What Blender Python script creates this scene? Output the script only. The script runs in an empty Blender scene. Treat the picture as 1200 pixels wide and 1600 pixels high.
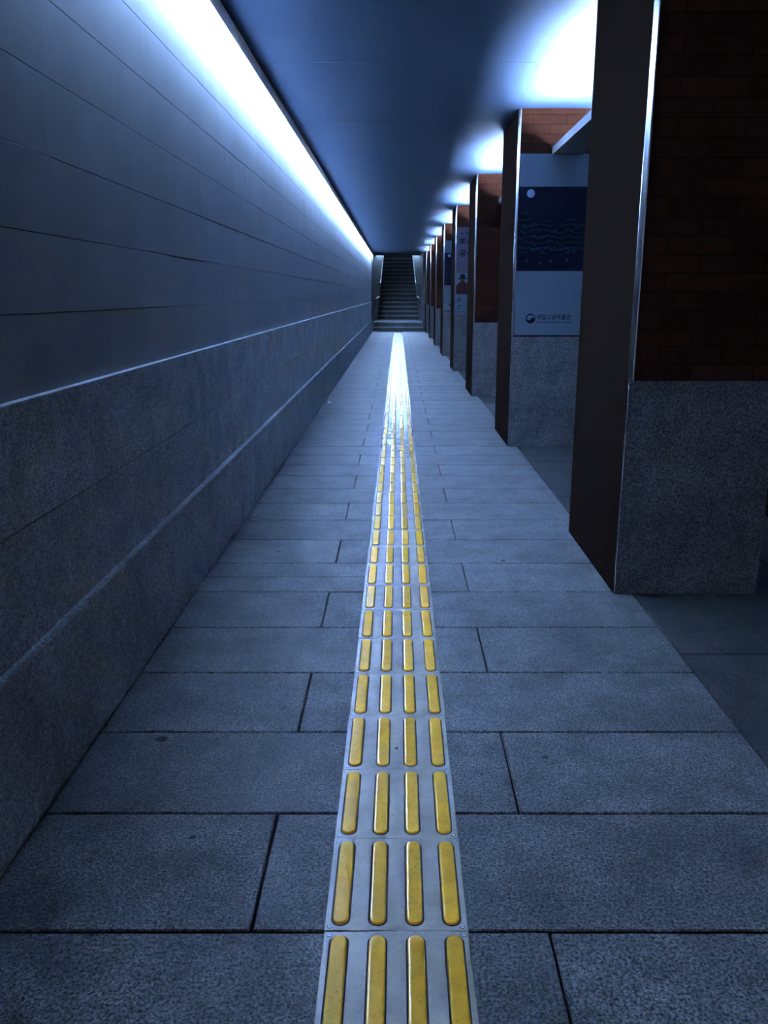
import bpy, bmesh, math, random
from mathutils import Vector, Matrix
random.seed(7)
S = bpy.context.scene
C = S.collection
PI = math.pi

# ------------------------------------------------------------------ dimensions (metres)
EYE = 1.277
CEIL = 2.69
XB, XM, XU = -.905, -.932, -.954        # left wall: base course, wainscot, upper wall
LIP_X, LIP_Z = -.905, 2.612             # ceiling lip that hides the cove light
PX0, PX1 = .950, 1.572                  # pillar faces
PD = 1.0                                # pillar depth
PY0, PSTEP, NP = 3.42, 3.64, 8          # first pillar front, spacing, count
YBACK, YEND = -4.0, 32.45
YSTAIR = 30.04
XR = 2.2
LIGHT = (.30, .51, 1.0)
K_COVE, K_LAMP, K_SKY = 4600.0, 3600.0, 58.0

# ------------------------------------------------------------------ node helpers
def mat(name):
    m = bpy.data.materials.new(name); m.use_nodes = True
    nt = m.node_tree; b = nt.nodes['Principled BSDF']
    return m, nt, b
def N(nt, t, **kw):
    n = nt.nodes.new(t)
    for k, v in kw.items():
        if k in n.inputs.keys(): n.inputs[k].default_value = v
        else: setattr(n, k, v)
    return n
def ramp(nt, src, stops):
    r = nt.nodes.new('ShaderNodeValToRGB'); e = r.color_ramp.elements
    while len(e) < len(stops): e.new(.5)
    for el, (p, c) in zip(e, stops):
        el.position = p; el.color = (c[0], c[1], c[2], 1) if not isinstance(c, (int, float)) else (c, c, c, 1)
    nt.links.new(src, r.inputs['Fac']); return r.outputs['Color']
def mix(nt, a, b, fac, mode='MIX'):
    n = nt.nodes.new('ShaderNodeMix'); n.data_type = 'RGBA'; n.blend_type = mode
    for ix, v in ((0, fac), (6, a), (7, b)):
        sock = n.inputs[ix]
        if hasattr(v, 'is_linked') or hasattr(v, 'links'): nt.links.new(v, sock)
        elif isinstance(v, (int, float)): sock.default_value = v if ix == 0 else (v, v, v, 1)
        else: sock.default_value = (*v, 1)
    return n.outputs[2]
def bump(nt, b, h, strength, dist=.002):
    n = N(nt, 'ShaderNodeBump'); n.inputs['Strength'].default_value = strength; n.inputs['Distance'].default_value = dist
    nt.links.new(h, n.inputs['Height']); nt.links.new(n.outputs[0], b.inputs['Normal'])
def coords(nt): return N(nt, 'ShaderNodeTexCoord').outputs['Object']

def plain(name, col, rough=.6, metal=0, spec=.5):
    m, nt, b = mat(name)
    b.inputs['Base Color'].default_value = (*col, 1); b.inputs['Roughness'].default_value = rough
    b.inputs['Metallic'].default_value = metal; b.inputs['Specular IOR Level'].default_value = spec
    return m
def emit(name, col, k):
    m, nt, b = mat(name); nt.nodes.remove(b)
    e = N(nt, 'ShaderNodeEmission'); e.inputs[0].default_value = (*col, 1); e.inputs[1].default_value = k
    nt.links.new(e.outputs[0], nt.nodes['Material Output'].inputs[0]); return m

def granite(name, dark, light, scale=160, rough=.6, island=.0, blotch=.35, bmp=.25, spec=.4):
    m, nt, b = mat(name); co = coords(nt)
    n1 = N(nt, 'ShaderNodeTexNoise', Scale=scale, Detail=3.0, Roughness=.7); nt.links.new(co, n1.inputs['Vector'])
    n2 = N(nt, 'ShaderNodeTexNoise', Scale=5.0, Detail=5.0, Roughness=.65); nt.links.new(co, n2.inputs['Vector'])
    n3 = N(nt, 'ShaderNodeTexVoronoi', Scale=scale * .55); nt.links.new(co, n3.inputs['Vector'])
    c = ramp(nt, n1.outputs[0], [(.36, dark), (.63, light)])
    c = mix(nt, c, ramp(nt, n3.outputs['Color'], [(.2, .6), (.8, 1.15)]), .6, 'MULTIPLY')
    c = mix(nt, c, ramp(nt, n2.outputs[0], [(.36, 1 - blotch), (.62, 1.0)]), 1.0, 'MULTIPLY')
    if island:
        g = N(nt, 'ShaderNodeNewGeometry')
        c = mix(nt, c, ramp(nt, g.outputs['Random Per Island'], [(0, 1 - island), (1, 1.0)]), 1.0, 'MULTIPLY')
    nt.links.new(c, b.inputs['Base Color'])
    b.inputs['Roughness'].default_value = rough; b.inputs['Specular IOR Level'].default_value = spec
    bump(nt, b, n1.outputs[0], bmp, .003)
    return m

M = {}
M['floor'] = granite('paving granite', (.009, .009, .009), (.158, .157, .155), 150, .6, .22, .45, .35, .16)
M['border'] = granite('border granite', (.014, .014, .014), (.05, .05, .05), 150, .7, .2, .4, .3, .08)
M['mortar'] = plain('joint mortar', (.012, .012, .012), .95, 0, .1)
M['stain'] = plain('dark floor stain', (.012, .012, .013), .7, 0, .2)
M['wall_base'] = granite('wall granite', (.15, .152, .16), (.52, .525, .54), 150, .8, .1, .3, .5, .08)
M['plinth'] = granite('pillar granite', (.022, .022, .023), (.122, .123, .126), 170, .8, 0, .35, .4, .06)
M['step'] = granite('step granite', (.04, .04, .04), (.12, .12, .12), 120, .8, .2, .3, .3, .1)
M['lit_edge'] = granite('granite with painted edge light', (.13, .13, .13), (.32, .32, .32), 150, .7, 0, .2, .2, .1)  # paler than the steps, stands for light caught on their edges
M['cheek'] = granite('stair cheek granite', (.02, .021, .023), (.052, .054, .058), 120, .5, 0, .3, .2)

# upper left wall: honed slabs
m, nt, b = mat('honed wall slabs'); co = coords(nt)
n1 = N(nt, 'ShaderNodeTexNoise', Scale=2.2, Detail=6.0, Roughness=.6); nt.links.new(co, n1.inputs['Vector'])
n2 = N(nt, 'ShaderNodeTexNoise', Scale=220.0, Detail=2.0); nt.links.new(co, n2.inputs['Vector'])
g = N(nt, 'ShaderNodeNewGeometry')
c = ramp(nt, n1.outputs[0], [(.3, (.21, .21, .21)), (.7, (.25, .25, .25))])
c = mix(nt, c, ramp(nt, g.outputs['Random Per Island'], [(0, .95), (1, 1.0)]), 1.0, 'MULTIPLY')
c = mix(nt, c, ramp(nt, n2.outputs[0], [(.3, .85), (.7, 1.0)]), 1.0, 'MULTIPLY')
nt.links.new(c, b.inputs['Base Color']); b.inputs['Roughness'].default_value = .9; b.inputs['Specular IOR Level'].default_value = 0
M['wall_upper'] = m

m, nt, b = mat('painted ceiling board'); co = coords(nt)
n1 = N(nt, 'ShaderNodeTexNoise', Scale=1.5, Detail=4.0); nt.links.new(co, n1.inputs['Vector'])
nt.links.new(ramp(nt, n1.outputs[0], [(.3, (.033, .053, .083)), (.7, (.037, .058, .09))]), b.inputs['Base Color'])
b.inputs['Roughness'].default_value = .8; b.inputs['Specular IOR Level'].default_value = .05
M['ceiling'] = m
M['lip'] = plain('pale ceiling lip', (.78, .80, .84), .6)

# brick (object x and z of each pillar)
def brick(name, k=1.0):
    m, nt, b = mat(name)
    sep = N(nt, 'ShaderNodeSeparateXYZ'); nt.links.new(coords(nt), sep.inputs[0])
    ad = N(nt, 'ShaderNodeMath', operation='ADD'); nt.links.new(sep.outputs[0], ad.inputs[0]); nt.links.new(sep.outputs[1], ad.inputs[1])
    cmb = N(nt, 'ShaderNodeCombineXYZ'); nt.links.new(ad.outputs[0], cmb.inputs[0]); nt.links.new(sep.outputs[2], cmb.inputs[1])
    br = N(nt, 'ShaderNodeTexBrick'); br.offset = .5; br.squash = 1
    br.inputs['Scale'].default_value = 1; br.inputs['Brick Width'].default_value = .262; br.inputs['Row Height'].default_value = .0715
    br.inputs['Mortar Size'].default_value = .0028; br.inputs['Mortar Smooth'].default_value = .2; br.inputs['Bias'].default_value = 0
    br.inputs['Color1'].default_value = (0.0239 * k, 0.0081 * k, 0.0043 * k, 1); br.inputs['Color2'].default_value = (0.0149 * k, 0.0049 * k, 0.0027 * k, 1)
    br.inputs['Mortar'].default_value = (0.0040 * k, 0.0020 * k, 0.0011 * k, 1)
    nt.links.new(cmb.outputs[0], br.inputs['Vector'])
    n1 = N(nt, 'ShaderNodeTexNoise', Scale=14.0, Detail=5.0, Roughness=.7); nt.links.new(coords(nt), n1.inputs['Vector'])
    c = mix(nt, br.outputs['Color'], ramp(nt, n1.outputs[0], [(.3, .75), (.65, 1.1)]), 1.0, 'MULTIPLY')
    nt.links.new(c, b.inputs['Base Color']); b.inputs['Roughness'].default_value = .85; b.inputs['Specular IOR Level'].default_value = .03
    inv = N(nt, 'ShaderNodeMath', operation='SUBTRACT'); inv.inputs[0].default_value = 1; nt.links.new(br.outputs['Fac'], inv.inputs[1])
    bump(nt, b, inv.outputs[0], .5, .004)
    return m
M['brick'] = brick('red brown brick')
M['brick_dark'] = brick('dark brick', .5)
M['panel'] = plain('black side panel', (.009, .0055, .004), 1.0, 0, 0)
M['trim'] = plain('polished steel trim', (.46, .47, .50), .2, 1)
M['rail'] = plain('steel rail', (.12, .12, .13), .5, 1)
M['trough'] = plain('grey painted trough', (.13, .133, .14), .6)

# brushed steel plate
m, nt, b = mat('brushed steel plate'); co = coords(nt)
oi = N(nt, 'ShaderNodeObjectInfo')
vm = N(nt, 'ShaderNodeVectorMath', operation='MULTIPLY_ADD'); nt.links.new(co, vm.inputs[0]); vm.inputs[1].default_value = (1, 1, 1)
sc = N(nt, 'ShaderNodeVectorMath', operation='SCALE'); sc.inputs[0].default_value = (17, 31, 5); nt.links.new(oi.outputs['Random'], sc.inputs['Scale'])
nt.links.new(sc.outputs[0], vm.inputs[2])
n1 = N(nt, 'ShaderNodeTexNoise', Scale=9.0, Detail=5.0, Roughness=.65); nt.links.new(vm.outputs[0], n1.inputs['Vector'])
n2 = N(nt, 'ShaderNodeTexNoise', Scale=140.0, Detail=3.0, Roughness=.7); nt.links.new(vm.outputs[0], n2.inputs['Vector'])
c = ramp(nt, n1.outputs[0], [(.3, (.29, .25, .20)), (.65, (.41, .36, .295))])
c = mix(nt, c, ramp(nt, n2.outputs[0], [(.30, .55), (.42, 1.0)]), .6, 'MULTIPLY')
nt.links.new(c, b.inputs['Base Color']); b.inputs['Metallic'].default_value = .3
b.inputs['Roughness'].default_value = .20
M['steel'] = m

m, nt, b = mat('worn yellow resin'); co = coords(nt)
oi = N(nt, 'ShaderNodeObjectInfo')
sc = N(nt, 'ShaderNodeVectorMath', operation='SCALE'); sc.inputs[0].default_value = (17, 31, 5); nt.links.new(oi.outputs['Random'], sc.inputs['Scale'])
vm = N(nt, 'ShaderNodeVectorMath', operation='ADD'); nt.links.new(co, vm.inputs[0]); nt.links.new(sc.outputs[0], vm.inputs[1])
n1 = N(nt, 'ShaderNodeTexNoise', Scale=22.0, Detail=4.0, Roughness=.7); nt.links.new(vm.outputs[0], n1.inputs['Vector'])
n2 = N(nt, 'ShaderNodeTexNoise', Scale=120.0, Detail=2.0); nt.links.new(vm.outputs[0], n2.inputs['Vector'])
c = ramp(nt, n1.outputs[0], [(.25, (.46, .212, .010)), (.65, (.62, .285, .014))])
c = mix(nt, c, ramp(nt, n2.outputs[0], [(.28, .45), (.36, 1.0)]), .7, 'MULTIPLY')
nt.links.new(c, b.inputs['Base Color']); b.inputs['Roughness'].default_value = .22; b.inputs['Specular IOR Level'].default_value = .3
M['yellow'] = m
M['grime'] = plain('grime around bars', (.014, .013, .012), .8, 0, .15)
M['screw'] = plain('screw steel', (.35, .35, .36), .35, 1)
M['slot'] = plain('screw recess', (.012, .012, .012), .6)

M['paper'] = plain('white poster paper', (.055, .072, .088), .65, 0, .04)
M['lavender'] = plain('pale lavender paper', (.052, .044, .057), .65, 0, .04)
M['ink'] = plain('black ink', (.004, .004, .005), .6, 0, .04)
M['navy'] = plain('navy print', (.003, .0035, .008), .55, 0, .04)
M['dull_blue'] = plain('dull blue print', (.012, .02, .034), .6, 0, .04)
M['disc'] = plain('pale blue print', (.10, .135, .18), .6, 0, .04)
M['robe'] = plain('dark red print', (.02, .005, .005), .6, 0, .04)
M['face'] = plain('brown print', (.02, .012, .01), .6, 0, .04)
m, nt, b = mat('dark blue wavy print'); co = coords(nt)
w = N(nt, 'ShaderNodeTexWave', Scale=7.0, Distortion=9.0, Detail=3.0); w.bands_direction = 'Z'
w.inputs['Detail Scale'].default_value = 1.4; nt.links.new(co, w.inputs['Vector'])
nt.links.new(ramp(nt, w.outputs['Color'], [(.55, (.002, .0028, .0045)), (.9, (.005, .011, .018))]), b.inputs['Base Color']); b.inputs['Roughness'].default_value = .6; b.inputs['Specular IOR Level'].default_value = .04
M['waves'] = m
M['baffle'] = plain('added pale light shield', (.22, .22, .23), .8, 0, .1)  # for the added baffle, pale to bounce daylight onto the risers
M['scrap'] = plain('pale scrap', (.6, .58, .54), .8)
M['crumb'] = plain('dark crumb', (.012, .011, .010), .9)
M['cove'] = emit('cove light strip', LIGHT, K_COVE)
M['lamp'] = emit('trough lamp', (.46, .62, 1.0), K_LAMP)

# ------------------------------------------------------------------ mesh helpers
def link(name, bm, mats, parent=None, smooth=False):
    me = bpy.data.meshes.new(name)
    bmesh.ops.recalc_face_normals(bm, faces=bm.faces)
    bm.to_mesh(me); bm.free()
    for x in (mats if isinstance(mats, (list, tuple)) else [mats]): me.materials.append(x)
    if smooth:
        for p in me.polygons: p.use_smooth = True
    o = bpy.data.objects.new(name, me); C.objects.link(o)
    if parent: o.parent = parent
    return o
def B(): return bmesh.new()
def box(bm, x0, x1, y0, y1, z0, z1, mi=0):
    v = [bm.verts.new(p) for p in ((x0,y0,z0),(x1,y0,z0),(x1,y1,z0),(x0,y1,z0),(x0,y0,z1),(x1,y0,z1),(x1,y1,z1),(x0,y1,z1))]
    for f in ((3,2,1,0),(4,5,6,7),(0,1,5,4),(1,2,6,5),(2,3,7,6),(3,0,4,7)):
        bm.faces.new([v[i] for i in f]).material_index = mi
    return v
def prism(bm, poly, axis, a, c, mi=0):
    """extrude a 2D polygon along axis from a to c; poly coords are the two other axes in xyz order"""
    def P(u, w, t): return {'x': (t, u, w), 'y': (u, t, w), 'z': (u, w, t)}[axis]
    A = [bm.verts.new(P(u, w, a)) for u, w in poly]; Cc = [bm.verts.new(P(u, w, c)) for u, w in poly]
    n = len(poly)
    bm.faces.new(A).material_index = mi; bm.faces.new(Cc[::-1]).material_index = mi
    for i in range(n):
        j = (i + 1) % n
        bm.faces.new((A[i], A[j], Cc[j], Cc[i])).material_index = mi
def chbox(bm, x0, x1, y0, y1, z0, z1, ch, mi=0):
    """box whose top edges are chamfered"""
    z = z1 - ch
    L0 = [(x0,y0,z0),(x1,y0,z0),(x1,y1,z0),(x0,y1,z0)]
    L1 = [(x0,y0,z),(x1,y0,z),(x1,y1,z),(x0,y1,z)]
    L2 = [(x0+ch,y0+ch,z1),(x1-ch,y0+ch,z1),(x1-ch,y1-ch,z1),(x0+ch,y1-ch,z1)]
    rows = [[bm.verts.new(p) for p in L] for L in (L0, L1, L2)]
    bm.faces.new(rows[0][::-1]).material_index = mi; bm.faces.new(rows[2]).material_index = mi
    for a, c in ((0, 1), (1, 2)):
        for i in range(4):
            j = (i + 1) % 4
            bm.faces.new((rows[a][i], rows[a][j], rows[c][j], rows[c][i])).material_index = mi
def rings(bm, loops, mi=0, cap0=False, cap1=True):
    V = [[bm.verts.new(p) for p in L] for L in loops]; n = len(V[0])
    for a in range(len(V) - 1):
        for i in range(n):
            j = (i + 1) % n
            bm.faces.new((V[a][i], V[a][j], V[a+1][j], V[a+1][i])).material_index = mi
    if cap0: bm.faces.new(V[0][::-1]).material_index = mi
    if cap1: bm.faces.new(V[-1]).material_index = mi
def stadium(hw, hl, n=8):
    """rounded bar outline, half width hw, half length hl"""
    out = []
    for k in range(n + 1):
        a = PI * k / n; out.append((hw * math.cos(a), hl - hw + hw * math.sin(a)))
    for k in range(n + 1):
        a = PI + PI * k / n; out.append((hw * math.cos(a), -(hl - hw) + hw * math.sin(a)))
    return out
def tube(bm, pts, r, n=10, mi=0):
    pts = [Vector(p) for p in pts]; loops = []
    for i, p in enumerate(pts):
        d = (pts[min(i+1, len(pts)-1)] - pts[max(i-1, 0)]).normalized()
        s = d.cross(Vector((0, 0, 1)));  s = s.normalized() if s.length > .05 else Vector((1, 0, 0))
        u = s.cross(d)
        loops.append([p + (s * math.cos(2*PI*k/n) + u * math.sin(2*PI*k/n)) * r for k in range(n)])
    rings(bm, loops, mi, True, True)
def tag(o, label=None, cat=None, group=None, kind=None):
    if label: o['label'] = label
    if cat: o['category'] = cat
    if group: o['group'] = group
    if kind: o['kind'] = kind
    return o
def struct(name, bm, mats, label, cat, parent=None):
    o = link(name, bm, mats, parent)
    return tag(o, label, cat, None, 'structure')
def thing(name, loc, label, cat, group=None):
    o = bpy.data.objects.new(name, None); o.empty_display_size = .1; o.location = loc; C.objects.link(o)
    return tag(o, label, cat, group)
def copy_thing(root, loc, label, keep=None):
    r = root.copy(); C.objects.link(r); r.location = loc; r['label'] = label
    for ch in root.children:
        if keep and not keep(ch): continue
        c_ = ch.copy(); C.objects.link(c_); c_.parent = r
        for gch in ch.children:
            d = gch.copy(); C.objects.link(d); d.parent = c_
    return r
ONES = ['', 'first', 'second', 'third', 'fourth', 'fifth', 'sixth', 'seventh', 'eighth', 'ninth', 'tenth', 'eleventh', 'twelfth', 'thirteenth',
        'fourteenth', 'fifteenth', 'sixteenth', 'seventeenth', 'eighteenth', 'nineteenth']
TENS = ['', '', 'twenty', 'thirty', 'forty', 'fifty', 'sixty', 'seventy', 'eighty', 'ninety']
def ordinal(n):
    if n < 20: return ONES[n]
    t, u = divmod(n, 10)
    return TENS[t] + '-' + ONES[u] if u else TENS[t][:-1] + 'ieth'

# ------------------------------------------------------------------ floor
bm = B(); G = .003
RY0, RH = 1.434, .404
kk = -13
while True:
    y0 = RY0 + RH * kk; y1 = y0 + RH
    if y0 > YSTAIR - .05: break
    y1 = min(y1, YSTAIR)
    if kk % 2 == 0: xs = [XB + .004, -.305 + random.uniform(-.004, .004), 0, 1.035]
    else: xs = [XB + .004, 0, .313 + random.uniform(-.004, .004), 1.035]
    for a, c_ in zip(xs, xs[1:]):
        dz = random.uniform(-.0008, .0004)
        if kk == 5 and c_ <= 0:
            ym = y0 + .2
            chbox(bm, a + G, c_ - G, y0 + G, ym - G, -.04, dz, .003); chbox(bm, a + G, c_ - G, ym + G, y1 - G, -.04, dz - .0005, .003)
        else:
            chbox(bm, a + G, c_ - G, y0 + G, y1 - G, -.04, dz, .003)
    kk += 1
for x0, x1, st in ((1.035, 1.41, 1.21), (1.41, 1.80, 1.21), (1.80, XR, 1.21)):
    y = YBACK + random.uniform(-.8, 0)
    while y < YEND:
        chbox(bm, x0 + G, x1 - G, max(y, YBACK) + G, min(y + st, YEND) - G, -.04, random.uniform(-.0006, .0004), .003, 1)
        y += st
box(bm, -1.1, XR, YBACK, YEND, -.06, -.012, 2)
# old spots on the paving
for (x, y, r) in ((-.70, 2.20, .020), (-.50, 1.74, .010), (.42, 2.10, .010), (.75, 3.05, .012), (.52, 3.9, .014), (-.62, 4.05, .012), (-.35, 3.4, .009)):
    L = [(x + r * random.uniform(.7, 1.2) * math.cos(2*PI*k/12), y + .8 * r * random.uniform(.7, 1.2) * math.sin(2*PI*k/12)) for k in range(12)]
    rings(bm, [[(a, c_, .0002) for a, c_ in L], [(x + (a - x) * .8, y + (c_ - y) * .8, .0012) for a, c_ in L]], 3)
struct('floor', bm, [M['floor'], M['border'], M['mortar'], M['stain']], 'grey granite slab floor of the passage with staggered joints', 'floor')

# ------------------------------------------------------------------ left wall
bm = B()
zs = [1.022 + .2065 * i for i in range(8)] + [2.60, 3.0]
for i in range(len(zs) - 1):
    y = YBACK - random.uniform(0, .9)
    while y < YSTAIR:
        ln = random.choice((.62, .9, 1.24, 1.8)) if i != 5 else 1.3
        a, c_ = max(y, YBACK), min(y + ln, YSTAIR)
        if c_ - a > .02:
            t = random.uniform(-.00022, .00022)
            g2 = .0007
            x1 = XU + t
            # slab with tiny chamfer facing the passage
            z0, z1 = zs[i] + g2, zs[i+1] - g2; ch = .0008
            y0, y1 = a + g2, c_ - g2
            rings(bm, [[(XU - .03, y0, z0), (XU - .03, y1, z0), (XU - .03, y1, z1), (XU - .03, y0, z1)],
                       [(x1 - ch, y0, z0), (x1 - ch, y1, z0), (x1 - ch, y1, z1), (x1 - ch, y0, z1)],
                       [(x1, y0 + ch, z0 + ch), (x1, y1 - ch, z0 + ch), (x1, y1 - ch, z1 - ch), (x1, y0 + ch, z1 - ch)]], 0, True, True)
        y += ln
box(bm, -1.1, XU - .006, YBACK, YSTAIR, -.06, 3.0, 1)
struct('wall_left', bm, [M['wall_upper'], M['mortar']], 'tall wall of smooth stone slabs along the left of the passage', 'wall')
def course(name, x, rows, label):
    bm = B()
    for z0, z1 in rows:
        y = YBACK - random.uniform(0, 1)
        while y < YSTAIR:
            a, c_ = max(y, YBACK), min(y + 1.5, YSTAIR)
            if c_ - a > .02: 
                xx = x + random.uniform(-.0004, .0004)
                y0, y1 = a + .0006, c_ - .0006; ch = .0015
                zz0, zz1 = z0 + .001, z1
                rings(bm, [[(XU - .01, y0, zz0), (XU - .01, y1, zz0), (XU - .01, y1, zz1), (XU - .01, y0, zz1)],
                           [(xx - ch, y0, zz0), (xx - ch, y1, zz0), (xx - ch, y1, zz1), (xx - ch, y0, zz1)],
                           [(xx, y0 + ch, zz0 + ch), (xx, y1 - ch, zz0 + ch), (xx, y1 - ch, zz1 - ch), (xx, y0 + ch, zz1 - ch)]], 0, True, True)
            y += 1.5
    struct(name, bm, [M['wall_base']], label, 'trim')
course('trim_1', XM, ((.408, .712), (.714, 1.022)), 'two courses of rough granite wainscot below the smooth left wall')
course('baseboard_left', XB, ((-.03, .408),), 'rough granite base course where left wall meets floor')

# ------------------------------------------------------------------ other shell
bm = B(); box(bm, XR, XR + .15, YBACK, YEND, -.06, 3.0)
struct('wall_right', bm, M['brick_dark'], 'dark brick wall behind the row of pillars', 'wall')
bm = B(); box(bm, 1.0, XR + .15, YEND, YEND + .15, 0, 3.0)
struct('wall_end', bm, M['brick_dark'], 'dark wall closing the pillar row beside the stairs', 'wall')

bm = B(); y = 3.93 - 1.82 * 5
while y < YEND:
    a, c_ = max(y, YBACK), min(y + 1.82, YEND)
    for x0, x1 in ((LIP_X + .02, XR),):
        v = [(x0, a + .002, CEIL + .05), (x1, a + .002, CEIL + .05), (x1, c_ - .002, CEIL + .05), (x0, c_ - .002, CEIL + .05)]
        box(bm, x0, x1, a + .0015, c_ - .0015, CEIL, CEIL + .05)
    y += 1.82
box(bm, -1.1, XR + .15, YBACK, YEND, 2.9, 3.0, 1)
box(bm, LIP_X + .02, XR, YBACK, YEND, CEIL + .012, CEIL + .06, 1)
struct('ceiling', bm, [M['ceiling'], M['mortar']], 'flat painted board ceiling with thin cross joints', 'ceiling')
bm = B()
box(bm, LIP_X, LIP_X + .02, YBACK, YSTAIR + .6, LIP_Z, CEIL + .05)
lip = struct('trim_2', bm, M['lip'], 'narrow ceiling lip hiding the light line along the left wall', 'trim')
bm = B(); box(bm, LIP_X - .0038, LIP_X - .0002, 1.9, YSTAIR - .02, LIP_Z + .010, LIP_Z + .077)
link('light_housing', bm, M['lip'], lip)
bm = B(); y = 1.9
while y < YSTAIR - .05:
    y1 = min(y + .6, YSTAIR - .02)
    v = [bm.verts.new(p) for p in ((LIP_X - .004, y, LIP_Z + .012), (LIP_X - .004, y1, LIP_Z + .012), (LIP_X - .004, y1, LIP_Z + .075), (LIP_X - .004, y, LIP_Z + .075))]
    bm.faces.new(v); y = y1
me = bpy.data.meshes.new('light_strip'); bm.to_mesh(me); bm.free(); me.materials.append(M['cove'])
o = bpy.data.objects.new('light_strip', me); C.objects.link(o); o.parent = lip
# face must look at the wall (-X)
if me.polygons[0].normal.x > 0: me.flip_normals()

# ------------------------------------------------------------------ pillars (origin at front-left foot)
W = PX1 - PX0
PLZ = .932
GP = 'brick pillars along the right side'
pil = thing('pillar', (PX0, PY0, 0), '', 'pillar', GP)
bm = B(); box(bm, .012, W - .012, .012, PD - .0, 0, CEIL - .001); link('brick_body', bm, M['brick'], pil)
for x0, x1 in ((0, .0115), (W - .0115, W)):
    bm = B(); box(bm, x0, x1, .020, PD, 0, CEIL - .001); link('side_panel', bm, M['panel'], pil)
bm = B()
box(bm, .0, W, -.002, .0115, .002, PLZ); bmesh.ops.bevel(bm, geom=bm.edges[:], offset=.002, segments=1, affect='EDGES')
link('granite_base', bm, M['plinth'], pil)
for s in (0, 1):
    prof = [(-.0015, .0198), (-.0015, .0150), (.0135, .0), (.019, .0), (.019, .0115), (.0117, .0115), (.0117, .0198)]
    if s: prof = [(W - x, y_) for x, y_ in prof]
    bm = B(); prism(bm, prof, 'z', PLZ + .001, CEIL - .002)
    link('corner_trim', bm, M['trim'], pil)
PLAB = ['nearest brick pillar at right with no poster, black side panel and granite base',
        'second pillar from the viewer, carrying the large dark blue museum poster',
        'third pillar from the viewer, bare brick over granite base',
        'fourth pillar from the viewer, carrying the poster with the hatted figure',
        'fifth pillar from the viewer, carrying the partly hidden dark blue poster',
        'sixth pillar from the viewer, bare brick sliver just past the fifth pillar',
        'seventh pillar from the viewer, thin brick sliver near the stairs',
        'farthest brick pillar at right, beside the foot of the stairs']
pil['label'] = PLAB[0]
for k in range(1, NP): copy_thing(pil, (PX0, PY0 + PSTEP * k, 0), PLAB[k])

# light troughs spanning the bays
GT = 'uplight troughs between the pillars'
TX0, TX1, TZ0, TZ1 = 1.2255, 1.47, 2.352, 2.410
BAY = PSTEP - PD
tr = thing('light_trough', (0, PY0 + PD, 0), '', 'light trough', GT)
bm = B(); prism(bm, [(TX0, TZ0), (TX1, TZ0), (TX1, TZ1), (TX1 - .008, TZ1), (TX1 - .008, TZ0 + .01), (TX0 + .008, TZ0 + .01), (TX0 + .008, TZ1), (TX0, TZ1)], 'y', .001, BAY + .009)
link('housing', bm, M['trough'], tr)
bm = B(); LY0, LY1 = .40, BAY - .45; nseg = 6
for k in range(nseg):
    a = LY0 + (LY1 - LY0) * k / nseg; c_ = LY0 + (LY1 - LY0) * (k + 1) / nseg
    tube(bm, [(1.277, a + .002, TZ0 + .026), (1.277, c_ - .002, TZ0 + .026)], .014, 10)
link('lamp_tube', bm, M['lamp'], tr)
BN = ['first and second', 'second and third', 'third and fourth', 'fourth and fifth', 'fifth and sixth', 'sixth and seventh', 'seventh and eighth']
tl = lambda k: 'grey ceiling-lighting trough bridging the gap between the %s pillar' % BN[k] if k < 7 else 'grey ceiling-lighting trough between the farthest pillar and the end wall'
tr['label'] = tl(0)
for k in range(1, NP): copy_thing(tr, (0, PY0 + PD + PSTEP * k, 0), tl(k))

# ------------------------------------------------------------------ posters (origin: pillar front-left foot; face looks to -Y)
def text_mesh(name, body, size, x, z, y, parent, m, width=None, height=None, off=.016):
    cu = bpy.data.curves.new(name, 'FONT'); cu.body = body; cu.size = size; cu.extrude = .0003; cu.offset = size * off; cu.resolution_u = 4
    t = bpy.data.objects.new('tmp_text', cu); C.objects.link(t)
    dg = bpy.context.evaluated_depsgraph_get(); dg.update()
    me = bpy.data.meshes.new_from_object(t.evaluated_get(dg))
    bpy.data.objects.remove(t)
    if len(me.vertices):
        xs = [v.co.x for v in me.vertices]; ys = [v.co.y for v in me.vertices]
        x0, x1, y0, y1 = min(xs), max(xs), min(ys), max(ys)
        sx = (width / (x1 - x0)) if width else 1; sy = (height / (y1 - y0)) if height else sx
        for v in me.vertices: v.co = Vector((x + (v.co.x - x0) * sx, y - v.co.z, z + (v.co.y - y0) * sy))
    me.name = name; me.materials.clear(); me.materials.append(m)
    o = bpy.data.objects.new(name, me); C.objects.link(o); o.parent = parent
    return o
def flat(bm, poly, y0, y1, mi=0): prism(bm, poly, 'y', y0, y1, mi)
def circ(x, z, r, n=32): return [(x + r*math.cos(2*PI*k/n), z + r*math.sin(2*PI*k/n)) for k in range(n)]
def emblem(parent, x, z, r, y, paper):
    bm = B(); flat(bm, circ(x, z, r), y - .0004, y)
    # pale upper half with an S-curved lower border
    ri = r * .80; top = [(x + .02*r + ri*math.cos(a), z - .05*r + ri*math.sin(a)) for a in [PI * (.0 + .04 * k) for k in range(26)]]
    low = []
    for k in range(1, 20):
        t = k / 20.0; xx = x + .02*r - ri + 2*ri*t
        low.append((xx, z - .05*r + ri * .34 * math.sin(2*PI*t) * -1))
    o = link('emblem', bm, M['ink'], parent)
    bm = B(); flat(bm, top + low, y - .0007, y - .0004, 0); link('emblem_swirl', bm, paper, o)
    return o
F = .0095           # frame gap
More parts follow.
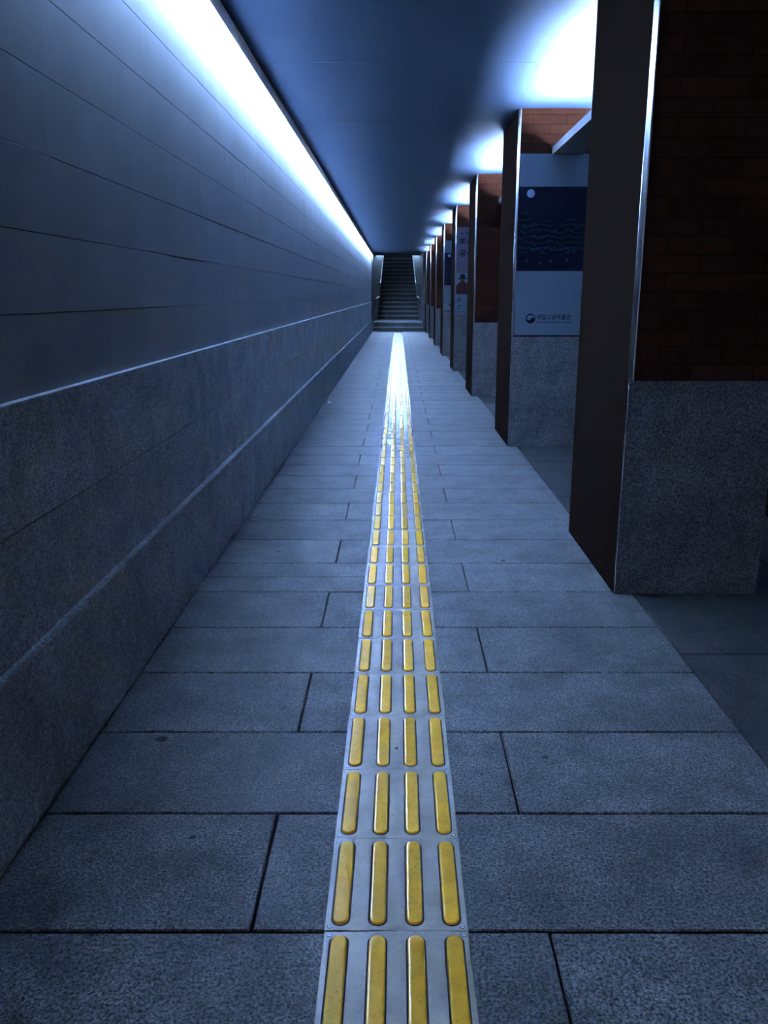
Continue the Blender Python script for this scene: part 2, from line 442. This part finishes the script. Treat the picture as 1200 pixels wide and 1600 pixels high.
def museum_poster(k, label):
    p = thing('poster', (PX0, PY0 + PSTEP * k, 0), label, 'poster', 'dark blue museum posters')
    x0, x1 = .018, .592; yb = .0118
    bm = B(); box(bm, x0, x1, -.001, yb, PLZ + .008, 2.357); link('board', bm, M['ink'], p)
    bm = B(); box(bm, x0 + .002, x1 - .002, -.003, -.001, 2.112, 2.357); link('top_band', bm, M['paper'], p)
    bm = B(); box(bm, x0 + .002, x1 - .002, -.003, -.001, 1.462, 2.112); pic = link('picture', bm, M['navy'], p)
    bm = B(); flat(bm, circ(.116, 2.06, .031), -.0035, -.003); link('pale_disc', bm, M['disc'], pic)
    # plain soft bands of dark waves
    bm = B(); top = []
    for i in range(61):
        t = i / 60.0; top.append((x0 + .004 + t * (x1 - x0 - .008), 1.86 + .035 * math.sin(t * 19.0) + .03 * math.sin(t * 7.3 + 1)))
    flat(bm, [(x0 + .004, 1.60)] + [(x1 - .004, 1.60)] + top[::-1], -.0033, -.003); link('wave_print', bm, M['waves'], pic)
    rr = random.Random(3)
    spots = [(x0 + .03 + .0215 * q + .01 * rr.random(), 1.618 + rr.random() * .03, .005 + .005 * rr.random(), 8) for q in range(25)]
    spots += [(xx, zz, .014, 6) for xx, zz in ((.10, 1.545), (.21, 1.525), (.30, 1.54), (.43, 1.55))]
    for xx, zz, r_, n_ in spots:
        bm = B(); flat(bm, circ(xx, zz, r_, n_), -.0037, -.003); link('dot_print', bm, M['dull_blue'], pic)
    bm = B(); box(bm, x0 + .002, x1 - .002, -.003, -.001, PLZ + .016, 1.462); low = link('bottom_band', bm, M['paper'], p)
    emblem(low, .153, 1.082, .040, -.003, M['paper'])
    text_mesh('lettering', '국립고궁박물관', .05, .203, 1.073, -.0033, low, M['ink'], .286, .044)
    text_mesh('lettering', 'National Palace Museum of Korea', .02, .203, 1.047, -.0033, low, M['ink'], .286, .015)
    return p
museum_poster(1, 'dark blue museum poster with white bands, whole on the second pillar')
museum_poster(4, 'dark blue museum poster mostly hidden, a sliver on the fifth pillar')
def figure_poster(k, label):
    p = thing('poster', (PX0, PY0 + PSTEP * k, 0), label, 'poster', 'lavender exhibition posters')
    x0, x1 = .018, .592
    bm = B(); box(bm, x0, x1, -.001, .0118, PLZ + .004, 2.345); link('board', bm, M['lavender'], p)
    bm = B(); box(bm, x0 + .002, x1 - .002, -.003, -.001, 1.63, 2.343); tp = link('title_panel', bm, M['lavender'], p)
    text_mesh('lettering', '조선', .12, x0 + .042, 2.082, -.0033, tp, M['ink'], .235, .092, .032)
    text_mesh('lettering', '공신', .12, x0 + .042, 1.885, -.0033, tp, M['ink'], .235, .110, .032)
    bm = B()
    bm.free()
    for xx, ww in ((.085, .045), (.165, .05), (.25, .06)):
        bm = B(); box(bm, xx, xx + ww, -.0036, -.003, 2.245, 2.258); link('small_print', bm, M['ink'], tp)
    # picture of a hatted person in a robe: only its left part shows past the nearer pillar
    bm = B(); box(bm, x0 + .002, .235, -.003, -.001, 1.28, 1.63); ph = link('picture', bm, M['paper'], p)
    bm = B(); box(bm, .235, x1 - .002, -.003, -.001, 1.28, 1.63); link('dark_panel', bm, M['navy'], p)
    cx = .128
    bm = B()
    body = [(x0 + .003, 1.281), (.234, 1.281), (.234, 1.42), (.205, 1.455), (.165, 1.475), (.16, 1.50), (cx - .032, 1.50), (cx - .036, 1.475), (cx - .075, 1.455), (x0 + .004, 1.41)]
    flat(bm, body, -.0034, -.003); link('robe_print', bm, M['robe'], ph)
    bm = B(); flat(bm, [(cx + .035*math.cos(2*PI*i/20), 1.515 + .045*math.sin(2*PI*i/20)) for i in range(20)], -.0037, -.0032); link('face_print', bm, M['face'], ph)
    bm = B(); flat(bm, [(cx - .045, 1.535), (cx + .045, 1.535), (cx + .042, 1.575), (cx + .026, 1.605), (cx - .026, 1.605), (cx - .042, 1.575)], -.004, -.0037)
    flat(bm, [(cx - .078, 1.520), (cx - .035, 1.524), (cx - .035, 1.540), (cx - .078, 1.540)], -.004, -.0036)
    flat(bm, [(cx + .035, 1.524), (cx + .078, 1.520), (cx + .078, 1.540), (cx + .035, 1.540)], -.004, -.0036)
    link('hat_print', bm, M['ink'], ph)
    bm = B(); box(bm, x0 + .002, x1 - .002, -.003, -.001, PLZ + .012, 1.278); low = link('text_panel', bm, M['paper'], p)
    bm = B()
    for xx, ww, zz, hh in ((.055, .055, 1.222, .008), (.055, .02, 1.185, .02), (.085, .025, 1.185, .02), (.055, .04, 1.155, .01), (.05, .02, 1.085, .018), (.085, .03, 1.085, .018), (.052, .04, 1.05, .012)):
        bm = B(); box(bm, xx, xx + ww, -.0036, -.003, zz, zz + hh); link('small_print', bm, M['ink'], low)
    emblem(low, .058, .99, .013, -.003, M['paper'])
    text_mesh('lettering', '국립고궁박물관', .05, .08, .982, -.0033, low, M['ink'], .11, .017)
figure_poster(3, 'lavender poster with hatted figure in a robe on the fourth pillar')

# ------------------------------------------------------------------ tactile plates
PL, PY = .3, 1.131
GPL = 'steel guide plates down the middle of the floor'
NPL = 93
def plabel(n): return 'steel floor plate with four yellow bars, %s up from the bottom edge' % ordinal(n)
pp = thing('tactile_plate', (-.003, PY + .15, 0), plabel(1), 'tactile plate', GPL)
bm = B(); chbox(bm, -.1495, .1495, -.1495, .1495, -.0005, .004, .0012); link('plate', bm, M['steel'], pp)
def rib_bm():
    bm = B()
    def loop(hw, hl, z): return [(x, y, z) for x, y in stadium(hw, hl)]
    rings(bm, [loop(.0205, .1375, .0041), loop(.0198, .1368, .0046)], 1, False, True)
    rings(bm, [loop(.0172, .1342, .0045), loop(.0168, .1338, .0072), loop(.0150, .1320, .0090), loop(.0120, .1290, .0095)], 0, False, True)
    return bm
rib0 = None
for k in range(4):
    if rib0 is None:
        rib0 = link('bar', rib_bm(), [M['yellow'], M['grime']], pp); r = rib0
    else:
        r = rib0.copy(); C.objects.link(r); r.parent = pp
    r.location = (-.117 + .078 * k, 0, 0)
scr0 = None
for sx in (-1, 1):
    for sy in (-1, 1):
        if scr0 is None:
            bm = B(); ci = lambda r, z: [(r*math.cos(2*PI*i/16), r*math.sin(2*PI*i/16), z) for i in range(16)]
            rings(bm, [ci(.0058, .0041), ci(.0056, .0044)], 1); rings(bm, [ci(.0044, .0044), ci(.0040, .0050)], 0); rings(bm, [ci(.0016, .0050), ci(.0015, .0052)], 1)
            scr0 = link('screw', bm, [M['screw'], M['slot']], pp); s_ = scr0
        else:
            s_ = scr0.copy(); C.objects.link(s_); s_.parent = pp
        s_.location = (sx * .1385, sy * .138, 0)
for n in range(2, NPL + 1):
    q = copy_thing(pp, (-.003 + random.uniform(-.0012, .0012), PY + .15 + PL * (n - 1), 0), plabel(n), (lambda ch: not ch.name.startswith('screw')) if n > 16 else None)
    q.rotation_euler = (random.uniform(-.0035, .0035), random.uniform(-.003, .003), random.uniform(-.002, .002))
def dome_plate(loc, label):
    d = thing('warning_plate', loc, label, 'tactile plate')
    bm = B(); chbox(bm, -.1495, .1495, -.1495, .1495, -.0005, .004, .0012); link('plate', bm, M['steel'], d)
    bm = B()
    for i in range(6):
        for j in range(6):
            x, y = -.125 + .05 * i, -.125 + .05 * j
            rings(bm, [[(x + r*math.cos(2*PI*a/10), y + r*math.sin(2*PI*a/10), z) for a in range(10)] for r, z in ((.0125, .004), (.0115, .0075), (.007, .009))])
    link('studs', bm, M['yellow'], d)
dome_plate((-.003, PY + .15 + PL * NPL, 0), 'studded steel floor plate at the far end of the bar plates')
dome_plate((-.003, YSTAIR + .32 + .20, .3308), 'studded steel plate on the landing above the two lowest steps')

# ------------------------------------------------------------------ stairs
st = thing('staircase', (0, YSTAIR, 0), 'dark granite staircase climbing out at the far end of the passage', 'staircase')
RISE, RUN = .165, .32
steps = [(0.0, RISE), (RUN, 2 * RISE)]
y = RUN + 2.5
for i in range(3): steps.append((y + RUN * i, (3 + i) * RISE))
y = y + RUN * 2 + .6
for i in range(13): steps.append((y + RUN * i, (6 + i) * RISE))
YT = steps[-1][0] + 1.2
def half(yl): return .845 - .027 * min(yl, 12)      # passage narrows a little on the way up
for i, (y0, z1) in enumerate(steps):
    y1 = steps[i+1][0] + .03 if i + 1 < len(steps) else YT
    z0 = z1 - RISE - (.3 if i else .0)
    z0 = max(z0, 0)
    bm = B(); a, c_ = half(y0) + .05, half(y1) + .05
    v0 = [(-a, y0, z0), (a, y0, z0), (c_, y1, z0), (-c_, y1, z0)]
    e = .006
    rings(bm, [v0, [(p[0], p[1], z1 - .035) for p in v0], [(p[0], p[1] - (.012 if j < 2 else 0), z1 - .034) for j, p in enumerate(v0)],
               [(p[0], p[1] - (.012 if j < 2 else 0), z1 - e) for j, p in enumerate(v0)], [(p[0], p[1] + (-.012 + e if j < 2 else 0), z1) for j, p in enumerate(v0)]], 0, True, True)
    sp_ = link('step', bm, M['step'], st)
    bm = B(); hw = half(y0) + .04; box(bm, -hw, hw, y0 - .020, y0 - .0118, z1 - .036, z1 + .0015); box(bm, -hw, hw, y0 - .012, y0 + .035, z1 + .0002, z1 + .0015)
    link('lit_edge', bm, M['lit_edge'], sp_)  # light along the step edge, painted as a pale strip
for s in (-1, 1):
    bm = B()
    yy = [0, 2.8, 3.44, YT]
    top = [2.60, 2.60, 2.6, 6.0]
    YW = [0.01, 2.42, 6.9, YT]; ZW = [2.88, 2.88, 4.9, 5.9]
    V = []
    for yv, zv in zip(YW, ZW):
        xi = s * (half(yv) + .03); xo = s * (1.3 if s < 0 else .97)
        V.append([bm.verts.new(p) for p in ((xi, yv, 0), (xo, yv, 0), (xo, yv, zv), (xi, yv, zv))])
    for a in range(3):
        for i in range(4):
            j = (i + 1) % 4; bm.faces.new((V[a][i], V[a][j], V[a+1][j], V[a+1][i]))
    bm.faces.new(V[0]); bm.faces.new(V[-1][::-1])
    link('side_wall', bm, M['cheek'], st)
    bm = B(); pts = []
    for (yv, zv) in ((.0, .95), (.30, 1.12), (2.75, 1.20), (3.5, 1.70), (4.1, 1.85), (8.2, 3.85)):
        pts.append((s * (half(yv) - .05), yv, zv))
    tube(bm, pts, .022, 10)
    for t in range(len(pts)):
        x, yv, zv = pts[t]
        tube(bm, [(x, yv, zv - .02), (x + s * .09, yv, zv - .05)], .009, 6)
    link('handrail', bm, M['rail'], st)

bm = B(); prism(bm, [(2.43, CEIL), (3.0, CEIL + .05), (YT, 5.75), (YT, 5.95), (2.43, 3.0)], 'x', -1.3, 1.3)
link('added_daylight_baffle', bm, M['baffle'], st)  # unseen, added so daylight enters only from the stair head

# ------------------------------------------------------------------ litter
bm = B()
rr = random.Random(5); L = []
for zz, r in ((.0, .012), (.004, .021), (.014, .019), (.022, .009)):
    L.append([(r * (1.25 + rr.uniform(-.3, .3)) * math.cos(2*PI*i/9), r * (.9 + rr.uniform(-.25, .25)) * math.sin(2*PI*i/9), zz + (rr.uniform(-.003, .003) if zz else .0005)) for i in range(9)])
rings(bm, L, 0, True, True)
o = link('paper_scrap', bm, M['scrap']); o.location = (-.833, 10.03, .0005)
tag(o, 'tiny crumpled pale scrap on the floor at the foot of the left wall', 'litter')
bm = B(); L = []
for zz, r in ((.0, .0035), (.002, .005), (.004, .003)):
    L.append([(r * (1 + rr.uniform(-.4, .4)) * math.cos(2*PI*i/7), 1.3 * r * (1 + rr.uniform(-.3, .3)) * math.sin(2*PI*i/7), zz) for i in range(7)])
rings(bm, L, 0, True, True)
o = link('dirt_crumb', bm, M['crumb']); o.location = (-.004, 2.138, .0043)
tag(o, 'tiny dark crumb on a steel plate between its two middle bars', 'litter')

# ------------------------------------------------------------------ world and camera
w = bpy.data.worlds.new('dusk sky with back fill'); S.world = w; w.use_nodes = True
nt = w.node_tree; bg = nt.nodes['Background']
sep = N(nt, 'ShaderNodeSeparateXYZ'); nt.links.new(N(nt, 'ShaderNodeTexCoord').outputs['Generated'], sep.inputs[0])
K_BACK_FILL = 3.3  # fill added behind the viewer to lift the dark surfaces
cr = ramp(nt, sep.outputs[1], [(.0, (  .45 * K_BACK_FILL / K_SKY, .60 * K_BACK_FILL / K_SKY, .95 * K_BACK_FILL / K_SKY)), (.35, (.36, .6, 1.0))])
nt.links.new(cr, bg.inputs[0]); bg.inputs[1].default_value = K_SKY      # brighter sky towards the stair head

cam = bpy.data.cameras.new('camera'); co = bpy.data.objects.new('camera', cam); C.objects.link(co); S.camera = co
FPX = 1290.0
cam.sensor_fit = 'VERTICAL'; cam.sensor_height = 36; cam.sensor_width = 27; cam.lens = FPX / 1600 * 36
cam.shift_x = -22.0 / 1600
cam.clip_start = .05; cam.clip_end = 300
pitch = math.atan(340 / FPX)
co.location = (0, 0, EYE); co.rotation_euler = (PI / 2 - pitch, 0, 0)
S.view_settings.view_transform = 'Standard'; S.view_settings.look = 'None'; S.view_settings.exposure = 0; S.view_settings.gamma = 1
S.view_settings.use_curve_mapping = False
S.cycles.max_bounces = 8; S.cycles.diffuse_bounces = 5; S.cycles.glossy_bounces = 4
S.cycles.sample_clamp_indirect = 0
